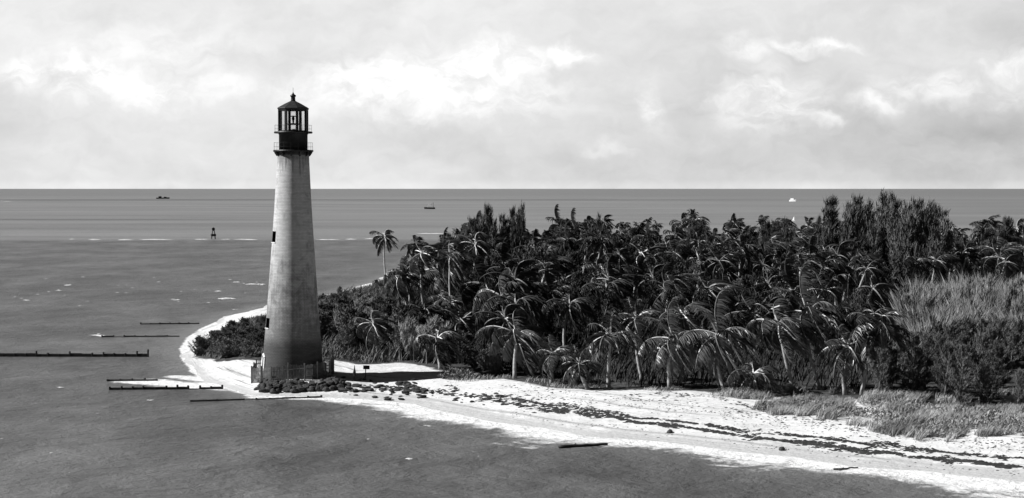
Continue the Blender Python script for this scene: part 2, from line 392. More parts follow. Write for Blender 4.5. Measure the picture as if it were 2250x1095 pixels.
VEG_PX = [(424, 768), (440, 749), (508, 714), (560, 697), (620, 690), (700, 664), (760, 646), (800, 631), (847, 610), (1000, 577), (2250, 556), (2250, 912), (2100, 905), (1960, 892), (1880, 880), (1780, 872), (1640, 868), (1500, 860), (1300, 856), (1200, 846), (1130, 834), (1010, 828), (960, 812), (900, 800), (800, 798), (720, 792), (600, 792), (560, 790), (480, 783)]
veg_poly = np.array([at(px, py, 1.2)[:2] for px, py in VEG_PX[:11]] + [np.array([300., 480.]), np.array([300., 100.])] + [at(px, py, 1.2)[:2] for px, py in VEG_PX[11:]])
def terrain_z(P):
    sd = signed(P, shore); vg = signed(P, veg_poly)
    return height_of(P, sd), {'veg': np.clip(.5 + vg / 3.0, 0, 1), 'shore': sd}
xs = np.concatenate([np.arange(-75, 75, .55), np.arange(75, 320, 2.5)]); ys = np.concatenate([np.arange(98, 240, .55), np.arange(240, 640, 2.5)])
xs = np.concatenate([np.linspace(-40000, -80, 8), xs, np.linspace(330, 40000, 8)]); ys = np.concatenate([np.linspace(-2000, 96, 6), ys, np.linspace(650, 60000, 8)])
tag(grid_mesh('ground', xs, ys, terrain_z, None, make_sand()), 'white sand beach and dark soil of the point', None, None, 'structure')

BREAK = [((300, 838), (560, 856), 1.1, 2.6), ((390, 828), (500, 842), 1.0, 1.8), ((560, 874), (720, 877), .9, 1.2), ((205, 736), (235, 740), .75, 1.0), ((340, 852), (480, 850), .9, 1.2)]
def water_z(P):
    sd = signed(P, shore); outd = -sd
    along = vnoise(P[:, 0] * .09, P[:, 1] * .09, 11); fine = vnoise(P[:, 0] * .35, P[:, 1] * .35, 12)
    right = np.clip((P[:, 0] + 30) / 25, 0, 1)
    wid = (.6 + 5.0 * right) * (.6 + .9 * along)
    foam = np.clip(1.05 - np.maximum(outd, 0) / wid * .62, 0, 1)
    line2 = np.exp(-((outd - (6.5 + 4 * vnoise(P[:, 0] * .06, P[:, 1] * .06, 14))) / .8) ** 2) * .42 * right * np.clip((along - .35) * 3, 0, 1)
    foam = np.maximum(foam, line2)
    far = P[:, 1] > 260; foam[far] *= .3
    for a, b, s, w in BREAK:
        d = seg_dist(P, at(*a)[:2], at(*b)[:2]); foam = np.maximum(foam, s * np.clip(1 - d / w / 1.6, 0, 1))
    shal = np.clip(1 - np.maximum(outd - 1, 0) / (5 + 9 * right), 0, 1) ** 1.5
    return np.zeros(len(P)), {'foam': foam, 'shallow': shal}
xs = np.concatenate([-np.geomspace(40000, 110, 26), np.arange(-100, -62, 3), np.arange(-62, 66, .6), np.arange(66, 110, 4), np.geomspace(115, 40000, 26)])
ys = np.concatenate([np.linspace(-2000, 60, 8), np.arange(64, 98, 3), np.arange(98, 240, .5), np.arange(240, 700, 9), np.geomspace(720, 60000, 50)])
tag(grid_mesh('sea', xs, ys, water_z, None, make_water()), 'grey sea with white surf along the sand', None, None, 'structure')

# whitecaps and reef breakers: loose foam, one mass
fm = MB()
def foam_patch(px, py, wpx, hpx, z=.03):
    c = at(px, py); mpp = c[1] / F; L = wpx * mpp; D = min(hpx * c[1] ** 2 / (F * HC), L * 1.3 + 2); n = 22
    ring = []
    for k in range(n):
        t = 2 * math.pi * k / n; q = random.uniform(.55, 1.1)
        ring.append((c[0] + L / 2 * math.cos(t) * q, c[1] + D / 2 * math.sin(t) * q, z))
    top = (c[0], c[1], z + min(.22, L * .1)); fm.add(ring + [top], [(k, (k + 1) % n, n) for k in range(n)])
for (px, py, w, h) in [(85, 648, 16, 3), (62, 660, 26, 3), (130, 640, 20, 3), (150, 627, 22, 2.5), (128, 637, 10, 3), (255, 644, 14, 3), (262, 628, 10, 2), (300, 632, 8, 2), (385, 659, 26, 3),
                       (500, 657, 50, 2.5), (512, 680, 16, 2), (480, 640, 26, 1.5), (560, 626, 40, 2), (520, 621, 20, 1.5), (540, 645, 14, 2), (215, 735, 16, 4), (42, 617, 8, 2), (580, 626, 20, 2), (395, 640, 14, 1.5),
                       (213, 910, 10, 3), (115, 996, 12, 6), (6, 965, 10, 5), (940, 937, 20, 2.5), (898, 1009, 26, 4), (1050, 1003, 8, 5), (810, 966, 10, 3), (330, 880, 20, 3), (135, 852, 22, 2), (195, 876, 10, 2), (500, 1002, 8, 2), (152, 1040, 8, 5),
                       (210, 527, 30, 2.2), (268, 527.5, 42, 2.4), (160, 526, 20, 1), (340, 527, 70, 1), (445, 527, 40, 1.2), (495, 526.5, 16, 1.6), (540, 527, 60, 1), (720, 527, 44, 1.3), (770, 526.5, 30, 1.1), (810, 525, 30, 1), (950, 514, 80, 1.4), (1030, 510, 30, 1.2),
                       (16, 443, 26, 1.5), (2, 441, 10, 1), (2200, 520, 60, 1.2), (2080, 515, 50, 1.2)]:
    w *= .8 if py > 560 else 1; h *= .55 if 560 < py < 700 else .8
    for k in range(1 if w < 14 else 3):
        foam_patch(px + random.uniform(-.3, .3) * w, py + random.uniform(-.5, .5) * (1 if py < 600 else 2), w * random.uniform(.5, .95), h * random.uniform(.6, .9))
for k in range(22):
    py = random.uniform(605, 690); foam_patch(random.uniform(0, 600), py, random.uniform(4, 10), .8)
tag(fm.build('foam', mat('sea_foam', .5, .9, .05, .2, .5)), 'white foam flecks and breakers out on the grey sea', None, None, 'stuff')

# ------------------------------------------------------------------ the lighthouse
TB = ground(643, 826); TX, TY, TZ = TB; TZ = hz(TX, TY) - .05
PXM = TY / F                                             # metres per photo pixel at the tower
def zt(py): return at_depth(647, py, TY)[2] - TZ         # height above the tower foot of a photo row
lh = empty('lighthouse', (TX, TY, TZ), 0, 'tall tapering brick lighthouse with black lantern on the sandy point', 'lighthouse')
prof_px = [(834, 68.5), (826, 68), (800, 66), (780, 64.5), (740, 61.2), (700, 58), (640, 53.6), (580, 49.2), (520, 45), (460, 41), (400, 37.6), (360, 35.5), (340, 34.6)]
def radius(z):
    zs = [zt(p) for p, _ in prof_px]; rs = [r * PXM for _, r in prof_px]; return float(np.interp(z, zs, rs))
NSEG = 96
WIN = [(533, 508, 152.5, .5, 'window'), (720, 697, 155, .46, 'window'), (812, 783, 159, .5, 'door')]   # rows, azimuth, half width
rows = sorted(set([zt(p) for p in np.linspace(834, 340, 34)] + [zt(p) for w in WIN for p in w[:2]]))
rows = [r for i, r in enumerate(rows) if i == 0 or r - rows[i - 1] > .02 or any(abs(r - zt(p)) < 1e-6 for w in WIN for p in w[:2])]
holes = set(); wall = MB(); vs = []
LEAN = lambda z: (z / zt(340)) * 0.16
def wp(k, z, r=None):
    t = 2 * math.pi * k / NSEG; r = radius(z) if r is None else r
    return (r * math.cos(t) + LEAN(z), r * math.sin(t), z)
winspec = []
for y0, y1, az, hw, kind in WIN:
    az = 360 - (180 - az) - 0 if False else az
    zz0, zz1 = zt(y0), zt(y1); rr = radius((zz0 + zz1) / 2)
    kc = (180 + (180 - az)) / 360 * NSEG            # azimuth counted from +x; left-front of the tower
    dk_ = max(1, round(hw / rr / (2 * math.pi) * NSEG)); k0 = round(kc) - dk_; k1 = round(kc) + dk_
    winspec.append((zz0, zz1, k0, k1, kind))
for z in rows:
    for k in range(NSEG): vs.append(wp(k, z))
fs = []
for i in range(len(rows) - 1):
    zm = (rows[i] + rows[i + 1]) / 2
    for k in range(NSEG):
        if any(a < zm < b and k0 <= k < k1 for a, b, k0, k1, _ in winspec): continue
        fs.append((i * NSEG + k, i * NSEG + (k + 1) % NSEG, (i + 1) * NSEG + (k + 1) % NSEG, (i + 1) * NSEG + k))
wall.add(vs, fs); tower = wall.build('tower', M_tower, lh, True)
for a, b, k0, k1, kind in winspec:
    # recess with real depth: jambs, head and a dark leaf or sash at the back
    jb = MB(); inn = .55
    P = [wp(k0, a), wp(k1, a), wp(k1, b), wp(k0, b)]; Q = [wp(k0, a, radius(a) - inn), wp(k1, a, radius(a) - inn), wp(k1, b, radius(b) - inn), wp(k0, b, radius(b) - inn)]
    jb.add(P + Q, [(0, 1, 5, 4), (1, 2, 6, 5), (2, 3, 7, 6), (3, 0, 4, 7)])
    pn = MB(); pn.add(Q, [(0, 1, 2, 3)])
    w = jb.build(kind, M_dark, lh); pn.build('pane' if kind == 'window' else 'leaf', M_dark, w)
    fr = MB(); km = (k0 + k1) / 2
    n_out = Vector((math.cos(2 * math.pi * km / NSEG), math.sin(2 * math.pi * km / NSEG), 0))
    def bar(p, q, wd):
        fr.tube([Vector(p) + n_out * .04, Vector(q) + n_out * .04], wd, 4)
    if kind == 'door':
        mid = Vector(wp(km, b)) + Vector((0, 0, .35))
        bar(wp(k0, a), wp(k0, b), .12); bar(wp(k1, a), wp(k1, b), .12); bar(wp(k0, b), mid, .15); bar(mid, wp(k1, b), .15)
        fr.build('frame', M_frame, w)
    else:
        bar(wp(k0, a), wp(k1, a), .06); fr.build('sill', M_frame, w)
lx = LEAN(zt(340)) + .02
def ring_obj(name, prof, m, n=48, parent=lh, phase=0.0, smooth=False):
    b = MB(); b.lathe(prof, n, 0, True, phase); o = b.build(name, m, parent, smooth); o.location = (lx, 0, 0); return o
zg = zt(333)
ring_obj('corbel', [(34.7 * PXM, zt(341)), (36 * PXM, zt(338)), (36.5 * PXM, zg - .05)], M_irongrey)
def gallery(name, z, r, rail_h, nb, r_in):
    g = link(name, None, lh); g.location = (lx, 0, z)
    d = MB(); d.lathe([(r_in, -.09), (r, -.09), (r + .03, 0), (r, .09), (r_in, .09)], 48, 0, False); d.build('deck', M_iron, g)
    rl = MB()
    for k in range(16):
        t = 2 * math.pi * k / 16; x, y = (r - .05) * math.cos(t), (r - .05) * math.sin(t); rl.tube([(x, y, .09), (x, y, rail_h)], .009, 4)
    for h in (rail_h * .5, rail_h):
        pts = [((r - .05) * math.cos(2 * math.pi * k / 32), (r - .05) * math.sin(2 * math.pi * k / 32), h) for k in range(33)]; rl.tube(pts, .008, 4, 0, False)
    rl.build('railing', M_iron, g)
    for k in range(nb):
        t = 2 * math.pi * (k + .0) / nb; c, s_ = math.cos(t), math.sin(t); b = MB()
        ri, ro = r_in - .02, r - .08; wv_ = .09
        prof = [(ri, -.09), (ro, -.09), (ro, -.18), (ri + .18, -.52), (ri, -.62)]
        vv = [(x * c - w_ * s_, x * s_ + w_ * c, z_) for w_ in (-wv_, wv_) for x, z_ in prof]
        b.add(vv, [(0, 1, 2, 3, 4), (9, 8, 7, 6, 5)] + [(i, i + 5, (i + 1) % 5 + 5, (i + 1) % 5) for i in range(5)]); b.build('bracket', M_iron, g)
gallery('lower_gallery', zt(332), 43.5 * PXM, .85, 12, 33.5 * PXM)
drum_r = 31.3 * PXM
ring_obj('watch_room', [(drum_r, zt(334)), (drum_r, zt(296)), (drum_r + .05, zt(295.8)), (drum_r + .05, zt(293))], M_irongrey, 64, lh, .5, True)
gallery('upper_gallery', zt(291.5), 41.5 * PXM, .75, 0, 29.0 * PXM)
# lantern room: eight sides, one turned to the sea in front
lan = link('lantern_room', None, lh); lan.location = (lx, 0, 0)
z0, z1 = zt(290.2), zt(239); lr = 31.5 * PXM
for k in range(8):
    t = 2 * math.pi * (k + .5) / 8; b = MB(); M3 = Matrix.Rotation(t, 3, 'Z')
    b.box((lr * math.cos(t), lr * math.sin(t), (z0 + z1) / 2), (.20, .24, z1 - z0), 0, 0, M3); b.build('mullion', M_iron, lan)
for k in range(8):
    t = 2 * math.pi * k / 8; ap = lr * math.cos(math.pi / 8); hw = lr * math.sin(math.pi / 8) - .12; M3 = Matrix.Rotation(t, 3, 'Z'); b = MB()
    b.box((ap * math.cos(t), ap * math.sin(t), (z0 + z1) / 2), (.02, hw * 2, z1 - z0 - .02), 0, 0, M3); p = b.build('pane', M_glass, lan)
for nm, za, zb, rr in (('sill', z0 - .02, z0 + .14, lr + .08), ('head', z1 - .22, z1, lr + .1)):
    b = MB(); ri = rr - .34
    b.lathe([(rr, za), (rr, zb), (ri, zb), (ri, za), (rr, za)], 8, 0, False, .5); b.build(nm, M_iron, lan)
lens = link('lens', None, lh); lens.location = (lx, 0, 0)
def lens_ring(name, prof, m): b = MB(); b.lathe(prof, 24, 0, True); return b.build(name, m, lens, True)
b = MB(); b.lathe([(.10, zt(286)), (.45, zt(284)), (.56, zt(268)), (.45, zt(252)), (.12, zt(246))], 20, 0, True); b.build('prism', M_prism, lens, True)
lens_ring('pedestal', [(.30, z0), (.24, zt(285)), (.2, zt(284))], M_iron)
lens_ring('band', [(.50, zt(274.5)), (.58, zt(274.5)), (.58, zt(271.5)), (.50, zt(271.5))], M_iron)
lens_ring('lamp', [(.06, zt(273)), (.10, zt(266)), (.15, zt(261)), (.10, zt(256.5))], M_iron)
lens_ring('cap', [(.30, zt(256.8)), (.36, zt(255.6)), (.1, zt(254.5))], M_iron)
# roof, ventilator, rod
rf = ring_obj('roof', [(34.8 * PXM, zt(241)), (36.0 * PXM, zt(238.6)), (33.8 * PXM, zt(236.6)), (17 * PXM, zt(227.5)), (6.5 * PXM, zt(222.5))], M_irongrey, 8, lh, .5)
b = MB(); b.lathe([(6.2 * PXM, zt(223.2)), (5.0 * PXM, zt(220.5)), (4.6 * PXM, zt(215)), (5.0 * PXM, zt(213.5)), (6.6 * PXM, zt(211.5)), (6.0 * PXM, zt(209.5)), (3.4 * PXM, zt(208)), (1.6 * PXM, zt(205)), (.6 * PXM, zt(203))], 20)
b.build('ventilator', M_iron, rf, True)
b = MB(); b.tube([(0, 0, zt(203.5)), (0, 0, zt(193))], .018, 5); b.build('lightning_rod', M_iron, rf)

# board fence round the foot of the tower
fx, fy = TX, TY + .3
fence = empty('picket_fence', (fx, fy, 0), 0, 'weathered grey picket fence enclosing the foot of the lighthouse', 'fence')
fr_ = 92 * PXM; NS = 8
pk = MB(); rl = MB()
cor = [(fr_ * math.cos(2 * math.pi * (k + .5) / NS), fr_ * math.sin(2 * math.pi * (k + .5) / NS)) for k in range(NS)]
for k in range(NS):
    (xa, ya), (xb, yb) = cor[k], cor[(k + 1) % NS]; L = math.hypot(xb - xa, yb - ya); n = int(L / .155); az = math.atan2(yb - ya, xb - xa)
    for i in range(1, n):
        t = i / n; x, y = xa + (xb - xa) * t, ya + (yb - ya) * t; g = hz(fx + x, fy + y); h = 1.62 + random.uniform(-.07, .07)
        pk.box((x, y, g + h / 2 - .05), (.085, .022, h), az + random.uniform(-.05, .05))
    for h in (.45, 1.25):
        ga, gb = hz(fx + xa, fy + ya), hz(fx + xb, fy + yb); rl.tube([(xa * .985, ya * .985, ga + h), (xb * .985, yb * .985, gb + h)], .045, 4)
pk.build('pickets', M_fence, fence); rl.build('rail', M_fence, fence)
for k in range(NS):
    (xa, ya), (xb, yb) = cor[k], cor[(k + 1) % NS]
    for t in (0, .5):
        x, y = xa + (xb - xa) * t, ya + (yb - ya) * t; g = hz(fx + x, fy + y); b = MB(); b.box((x * 1.012, y * 1.012, g + .85), (.13, .13, 1.85)); b.build('post', M_fencepost, fence)

# ------------------------------------------------------------------ small things on the sand
p = ground(803, 836); s = empty('signboard', p, R(-6), 'small dark board on a single post on the sand right of the tower', 'sign')
b = MB(); b.tube([(0, 0, -.2), (.03, 0, 1.25)], .05, 6); b.build('post', M_wood, s)
b = MB(); b.box((.12, -.07, 1.32), (.66, .05, .40)); b.build('board', M_dark, s)
b = MB(); b.tube([(0, 0, .42), (-.28, -.05, .0), (-.34, -.05, -.15)], .035, 5); b.build('brace', M_wood, s)
p = ground(779, 838); s = empty('marker_post', p, 0, 'slim dark pointed post standing left of the small signboard', 'post')
b = MB(); b.tube([(0, 0, -.2), (0, 0, .45), (0, 0, .5), (0, 0, .95), (.01, 0, 1.25), (.01, 0, 1.65)], [.05, .05, .17, .15, .07, .02], 7); b.build('shaft', M_wood, s)
b = MB(); b.tube([(-.22, 0, -.1), (0, 0, .5)], .03, 5); b.tube([(.22, 0, -.1), (0, 0, .5)], .03, 5); b.build('stay', M_wood, s)

# rocks: revetment before the tower, slabs and stones strewn to the right
def rock_mesh(seed, flat):
    r_ = np.random.default_rng(seed); import bmesh
    bm = bmesh.new(); bmesh.ops.create_icosphere(bm, subdivisions=2, radius=1)
    axes = [Vector(r_.normal(size=3)).normalized() for _ in range(7)]; cut = r_.uniform(.55, .85, 7)
    for v_ in bm.verts:
        for a, c in zip(axes, cut):
            d = v_.co.dot(a)
            if d > c: v_.co -= a * (d - c)
        v_.co *= 1 + r_.uniform(-.05, .05); v_.co.z *= flat
    me = bpy.data.meshes.new('rock'); bm.to_mesh(me); bm.free(); me.materials.append(M_rock); return me
rocks = [rock_mesh(i, .8) for i in range(6)]; slabs = [rock_mesh(20 + i, .38) for i in range(6)]
def put_rock(px, py, size, meshes, lab, grp, lift=0.0):
    p = ground(px, py); o = link('rock', random.choice(meshes)); o.location = (p[0], p[1], p[2] + size * .22 + lift)
    q = size * np.array([random.uniform(.8, 1.35), random.uniform(.8, 1.2), random.uniform(.75, 1.1)]); o.scale = q
    o.rotation_euler = (random.uniform(-.35, .35), random.uniform(-.35, .35), random.uniform(0, 6.28)); tag(o, lab, 'rock', grp)
REV = 'dark boulder packed into the rock revetment below the lighthouse'
for k in range(95):
    t = random.random(); px = 563 + t * 190; lo = np.interp(px, [560, 580, 660, 720, 755], [857, 864, 864, 860, 856]); tier = random.random()
    put_rock(px, lo - tier * 15, random.uniform(.26, .52), rocks, REV, 'boulders of the revetment', tier * .45)
SL = 'flat dark stone slab strewn over the sand right of the revetment'
for k in range(115):
    t = random.random() ** .8; px = 735 + t * 200; mid = np.interp(px, [735, 800, 900, 940], [852, 852, 856, 862]); put_rock(px, mid + random.gauss(0, 8.5), random.uniform(.16, .5), slabs, SL, 'slabs on the sand by the sign')
ST = 'dark stone in the scatter along the top of the wet sand'
for k in range(75):
    t = random.random(); px = 920 + t * 250; mid = np.interp(px, [920, 1000, 1060, 1180], [862, 868, 876, 893]); put_rock(px, mid + random.gauss(0, 6), random.uniform(.12, .32), slabs, ST, 'stones of the beach scatter')
put_rock(1471, 951, .33, rocks, 'lone dark rock at the lower edge of the beach wrack', None)
put_rock(1718, 990, .26, rocks, 'small dark rock alone on the wet sand beside the surf', None)

# wrack lines of dried seaweed
wk = MB()
def wrack(path, dens, spread, smin=.06, smax=.26):
    for (ax, ay), (bx, by) in zip(path[:-1], path[1:]):
        n = int(abs(bx - ax) * dens)
        for k in range(n):
            t = random.random(); px, py = ax + (bx - ax) * t, ay + (by - ay) * t
            if vnoise(np.array([px * .035]), np.array([spread * 7.0]), 31)[0] < .3 and random.random() < .8: continue
            nz = vnoise(np.array([px * .025]), np.array([spread * 3.0]), 35)[0]; py += 9 * (vnoise(np.array([px * .02]), np.array([ay * .01]), 33)[0] - .5) + random.gauss(0, spread * (.25 + 2.6 * nz ** 2))
            p = ground(px, py); s_ = random.uniform(smin, smax); az = random.uniform(-.5, .5) - .35; n_ = 7
            ring = [(p[0] + s_ * 2.1 * math.cos(a) * math.cos(az) - s_ * math.sin(a) * math.sin(az), p[1] + s_ * 2.1 * math.cos(a) * math.sin(az) + s_ * math.sin(a) * math.cos(az) * 1.2, p[2] - .02) for a in [2 * math.pi * (i + random.uniform(-.3, .3)) / n_ for i in range(n_)]]
            wk.add(ring + [(p[0], p[1], p[2] + s_ * .5)], [(i, (i + 1) % n_, n_) for i in range(n_)])
wrack([(1050, 868), (1200, 888), (1300, 902), (1450, 925), (1600, 944), (1750, 960), (1900, 974), (2060, 990), (2255, 1012)], 1.9, 1.7, .03, .17)
wrack([(1080, 884), (1200, 900), (1330, 915), (1450, 935), (1560, 950), (1700, 968), (1850, 986), (2000, 1001), (2130, 1013), (2255, 1032)], 2.4, 2.2, .03, .19)
wrack([(760, 848), (900, 856), (1000, 866), (1100, 880), (1250, 898)], .6, 6.0, .05, .2)
wrack([(1150, 860), (1400, 890), (1700, 925), (2000, 962), (2250, 985)], .55, 9, .03, .10)
wrack([(1100, 850), (1400, 878), (1650, 908), (1850, 945), (2100, 968), (2250, 975)], .45, 7, .03, .12)
wrack([(980, 850), (1200, 872), (1500, 905), (1800, 945), (2250, 995)], .5, 6, .02, .08)
wrack([(1120, 915), (1400, 945), (1700, 985), (2000, 1018), (2250, 1042)], .25, 5, .03, .09)
wrack([(1380, 866), (1520, 872), (1640, 890), (1760, 922), (1900, 945)], .5, 6, .05, .16)
tag(wk.build('seaweed_wrack', M_weed), 'two dark lines of dried seaweed wrack along the white beach', None, None, 'stuff')

# logs
def log(px0, py0, px1, py1, r, label, z=None):
    a, b_ = at(px0, py0), at(px1, py1); c = (a + b_) / 2; o = empty('log', (c[0], c[1], z if z is not None else hz(c[0], c[1])), 0, label, 'log')
    a, b_ = a - c, b_ - c; n = 7; pts = [a + (b_ - a) * i / n + np.array([0, random.uniform(-.08, .08), random.uniform(-.02, .06)]) for i in range(n + 1)]
    m = MB(); m.tube(pts, [r * (1.1 - .5 * i / n) for i in range(n + 1)], 8); m.build('trunk', M_wood, o, True)
    m = MB(); k = Vector(pts[2]); m.tube([k, k + Vector((.25, .05, r * 1.6))], [r * .4, r * .2], 6); m.build('branch_stub', M_wood, o)
log(1228, 985, 1335, 979, .14, 'long dark log lying in the shallows off the beach', .08)
log(1832, 1035, 1885, 1029, .07, 'short dark log at the edge of the surf on the right', .06)

# timber groins
def groin(label, px0, py0, px1, py1, h, gap=1.6, broken=0.0, knob=False):
    a, b_ = at(px0, py0), at(px1, py1); L = np.linalg.norm(b_ - a); az = math.atan2(b_[1] - a[1], b_[0] - a[0])
    g = empty('timber_groin', (a[0], a[1], 0), az, label, 'groin', 'old timber groins in the water')
    n = max(2, int(L / gap)); pl = MB()
    for i in range(n):
        x0, x1 = L * i / n, L * (i + 1) / n + .06; hh = h * random.uniform(.75, 1.08) * (.3 if random.random() < broken else 1)
        pl.box(((x0 + x1) / 2, .13, hh - .5), (x1 - x0, .12, 1.0), random.uniform(-.015, .015)); pl.box(((x0 + x1) / 2, .0, hh * .8 - .5), (x1 - x0, .15, 1.0))
    pl.build('planking', M_wood, g)
    step = max(1, n // 40)
    for i in range(0, n + 1, step):
        hh = h * random.uniform(.7, 1.9) + (.18 if knob and i >= n - 1 else 0); m = MB(); m.tube([(L * i / n, 0, -1), (L * i / n + random.uniform(-.05, .05), 0, hh)], [.13, .11], 7); m.build('pile', M_wood, g)
groin('long heavy timber groin running in from the left edge of the photo', -90, 784, 325, 784.5, .40, 1.3, 0, True)
groin('longer of the two low groins reaching the surf left of the tower', 242, 857, 488, 855.5, .26, 1.1, .04)
groin('short groin just above another, with foam at its outer tip', 236, 838, 345, 837, .20, 1.1, .1)
groin('thin broken groin that ends short of the spit shore', 225, 741, 392, 740, .16, 1.4, .3)
groin('faint low groin nearest the spit\'s bushes', 310, 713, 436, 712, .16, 1.4, .25)
groin('low sunken groin along the water\'s edge below the boulders', 420, 883, 705, 874, .13, 1.2, .15)

# beacon out on the reef
p = at(469, 525); s = empty('reef_beacon', p, .3, 'dark pile beacon standing in the water on the reef line', 'beacon', None)
for sx in (-1, 1):
    for sy in (-1, 1):
        b = MB(); b.tube([(sx * .9, sy * .9, -2), (sx * .55, sy * .55, 1.9), (sx * .3, sy * .3, 3.4)], .13, 6); b.build('leg', M_wood, s)
b = MB(); b.box((0, 0, 1.5), (1.9, 1.9, .9)); b.build('platform', M_wood, s)
b = MB(); b.lathe([(.2, 3.2), (.6, 3.5), (.62, 4.3), (.2, 4.6)], 10); b.build('daymark', M_dark, s)

# boats
def hull_mesh(L, B, D, m):
    mb = MB(); st = []
    N_ = 9
    for i in range(N_):
        t = i / (N_ - 1); w = B / 2 * (math.sin(math.pi * min(1, (1 - t) * .62 + .0)) ** .6 if t > .35 else .82 + .18 * t / .35); x = (t - .5) * L; sh = D * (1 + .35 * t * t)
        st.append([(x, -w, sh), (x, -w * .8, 0), (x, 0, -.35 * D), (x, w * .8, 0), (x, w, sh)])
    vs = [q for r in st for q in r]; fs = [(i * 5 + k, (i + 1) * 5 + k, (i + 1) * 5 + k + 1, i * 5 + k + 1) for i in range(N_ - 1) for k in range(4)]
    fs += [(i * 5, i * 5 + 4, (i + 1) * 5 + 4, (i + 1) * 5) for i in range(N_ - 1)] + [(0, 1, 2, 3, 4), tuple(reversed([(N_ - 1) * 5 + k for k in range(5)]))]
    mb.add(vs, fs, 0); return mb
p = at(944, 459.5); mpp = p[1] / F; s = empty('motor_boat', p, R(175), 'small boat with dark hull and white cabin out on the sea', 'boat')
hull_mesh(24 * mpp, 3.4, 1.5, 0).build('hull', M_hull, s)
b = MB(); b.box((-.8, 0, 2.5), (5.6, 2.5, 2.1)); b.box((-.2, 0, 4.2), (2.6, 2.1, 1.5)); b.build('cabin', M_white, s)
b = MB(); b.tube([(-3.8, 0, 1.5), (-3.8, 0, 6.5)], .12, 6); b.tube([(-3.8, 0, 6.0), (-1.5, 0, 4.9)], .08, 5); b.build('mast', M_hull, s)
p = at(358, 437); mpp = p[1] / F; s = empty('work_boat', p, R(3), 'long low dark boat on the far sea left of the tower', 'boat')
hull_mesh(29 * mpp, 6, 2.0, 0).build('hull', M_hull, s)
b = MB(); b.box((-5.5, 0, 3.2), (5.5, 4, 3.0)); b.build('wheelhouse', M_hull, s)
b = MB(); b.box((4.5, 0, 2.8), (5, 3.6, 2.0)); b.build('deckhouse', M_hull, s)
p = at(1742, 443); mpp = p[1] / F; s = empty('white_launch', p, R(-45), 'bright white launch far out above the trees near the horizon', 'boat')
hull_mesh(17 * mpp, 3.6, 2.4, 0).build('hull', M_white, s)
b = MB(); b.box((-.6, 0, 3.6), (6.0, 2.6, 2.2)); b.build('cabin', M_white, s)
p = at(1744, 486); mpp = p[1] / F; s = empty('sailing_dinghy', p, R(-40), 'tiny white sailing dinghy just above the treetops', 'boat')
hull_mesh(9 * mpp, 1.1, .45, 0).build('hull', M_white, s)
b = MB(); b.tube([(.3, 0, .3), (.3, 0, 3.0)], .03, 5); b.build('mast', M_white, s)
b = MB(); b.add([(.28, .02, .6), (-1.1, .12, .6), (-.5, .16, 1.8), (.26, .02, 2.9), (.28, -.02, .6), (-1.1, .08, .6), (-.5, .12, 1.8), (.26, -.02, 2.9)], [(0, 1, 2, 3), (7, 6, 5, 4), (0, 3, 7, 4), (1, 0, 4, 5), (2, 1, 5, 6), (3, 2, 6, 7)]); b.build('sail', M_white, s)

# ------------------------------------------------------------------ palms
WIND = np.array([.93, .30, 0.0])
def crown_mesh(seed, nf=24, wind=1.0, torn=.15, lush=1.0):
    r_ = np.random.default_rng(seed); mb = MB(); gap_az = r_.uniform(0, 6.28)
    for i in range(nf):
        az = i * 2.39996 + r_.uniform(-.45, .45); q = (i + .5) / nf
        if abs((az - gap_az + math.pi) % (2 * math.pi) - math.pi) < .35 and r_.random() < .7: continue
        el = R(np.interp(q, [0, .25, .6, 1], [62, 40, 8, -55]) + r_.uniform(-17, 17)); el = min(el, R(60)); L = r_.uniform(3.1, 5.0) * (0.8 if q < .12 else 1) * lush
        d = np.array([math.cos(az) * math.cos(el), math.sin(az) * math.cos(el), math.sin(el)]); p = np.zeros(3); ns = 10; pts = [p]; dirs = [d]
        sag = r_.uniform(.7, 1.5); gust = r_.uniform(.6, 1.6) * wind; dead = q > .86
        for k in range(ns):
            t = k / ns
            d = d + np.array([0, 0, -1]) * (.09 + .14 * t) * sag + WIND * gust * (.06 + .13 * t) * (1.0 if q < .8 else .6); d /= np.linalg.norm(d)
            p = p + d * L / ns; pts.append(p); dirs.append(d)
        rad = [.09 * (1 - .8 * k / ns) + .009 for k in range(ns + 1)]; cutk = r_.integers(3, 8) if q > .25 else 3
        mb.tube(pts[:cutk + 1], rad[:cutk + 1], 4, 1, False); mb.tube(pts[cutk:], rad[cutk:], 4, 2, False)
        nl = 40; rag = torn * r_.uniform(.3, 2.0)
        for k in range(nl):
            t = .16 + .84 * k / (nl - 1); fi = t * ns; a = min(int(fi), ns - 1); f = fi - a; P = pts[a] * (1 - f) + pts[a + 1] * f; D = dirs[a]
            side = np.cross(D, [0, 0, 1.0]); side /= (np.linalg.norm(side) + 1e-6); nrm = np.cross(side, D)
            ll = (.5 + .8 * math.sin(math.pi * min(1, t * .95 + .05)) ** .8) * r_.uniform(.7, 1.15) * (.7 if dead else 1)
            for sg in (-1, 1):
                if r_.random() < rag: continue
                v = side * sg * .7 + D * .45 - np.array([0, 0, .42]) + WIND * gust * .8 + nrm * .1 + r_.normal(0, .13, 3); v /= np.linalg.norm(v)
                wv_ = D * .06; tip = P + v * ll + np.array([0, 0, -.2 * ll]) + WIND * gust * .14 * ll; m_ = P + v * ll * .55
                mb.add([P - wv_, P + wv_, m_ + wv_ * 1.1, tip, m_ - wv_ * 1.1], [(0, 1, 2, 3, 4)], 3 if dead else 0)
    for k in range(9):   # dead hanging boots round the bud
        az = r_.uniform(0, 6.28); mb.tube([(0, 0, .1), (.16 * math.cos(az), .16 * math.sin(az), -.05), (.24 * math.cos(az), .24 * math.sin(az), -.6)], [.05, .08, .03], 4, k % 2 * 3)
    return mb.mesh('palm_crown', [M_leaf, M_rib, M_ribend, M_deadleaf])
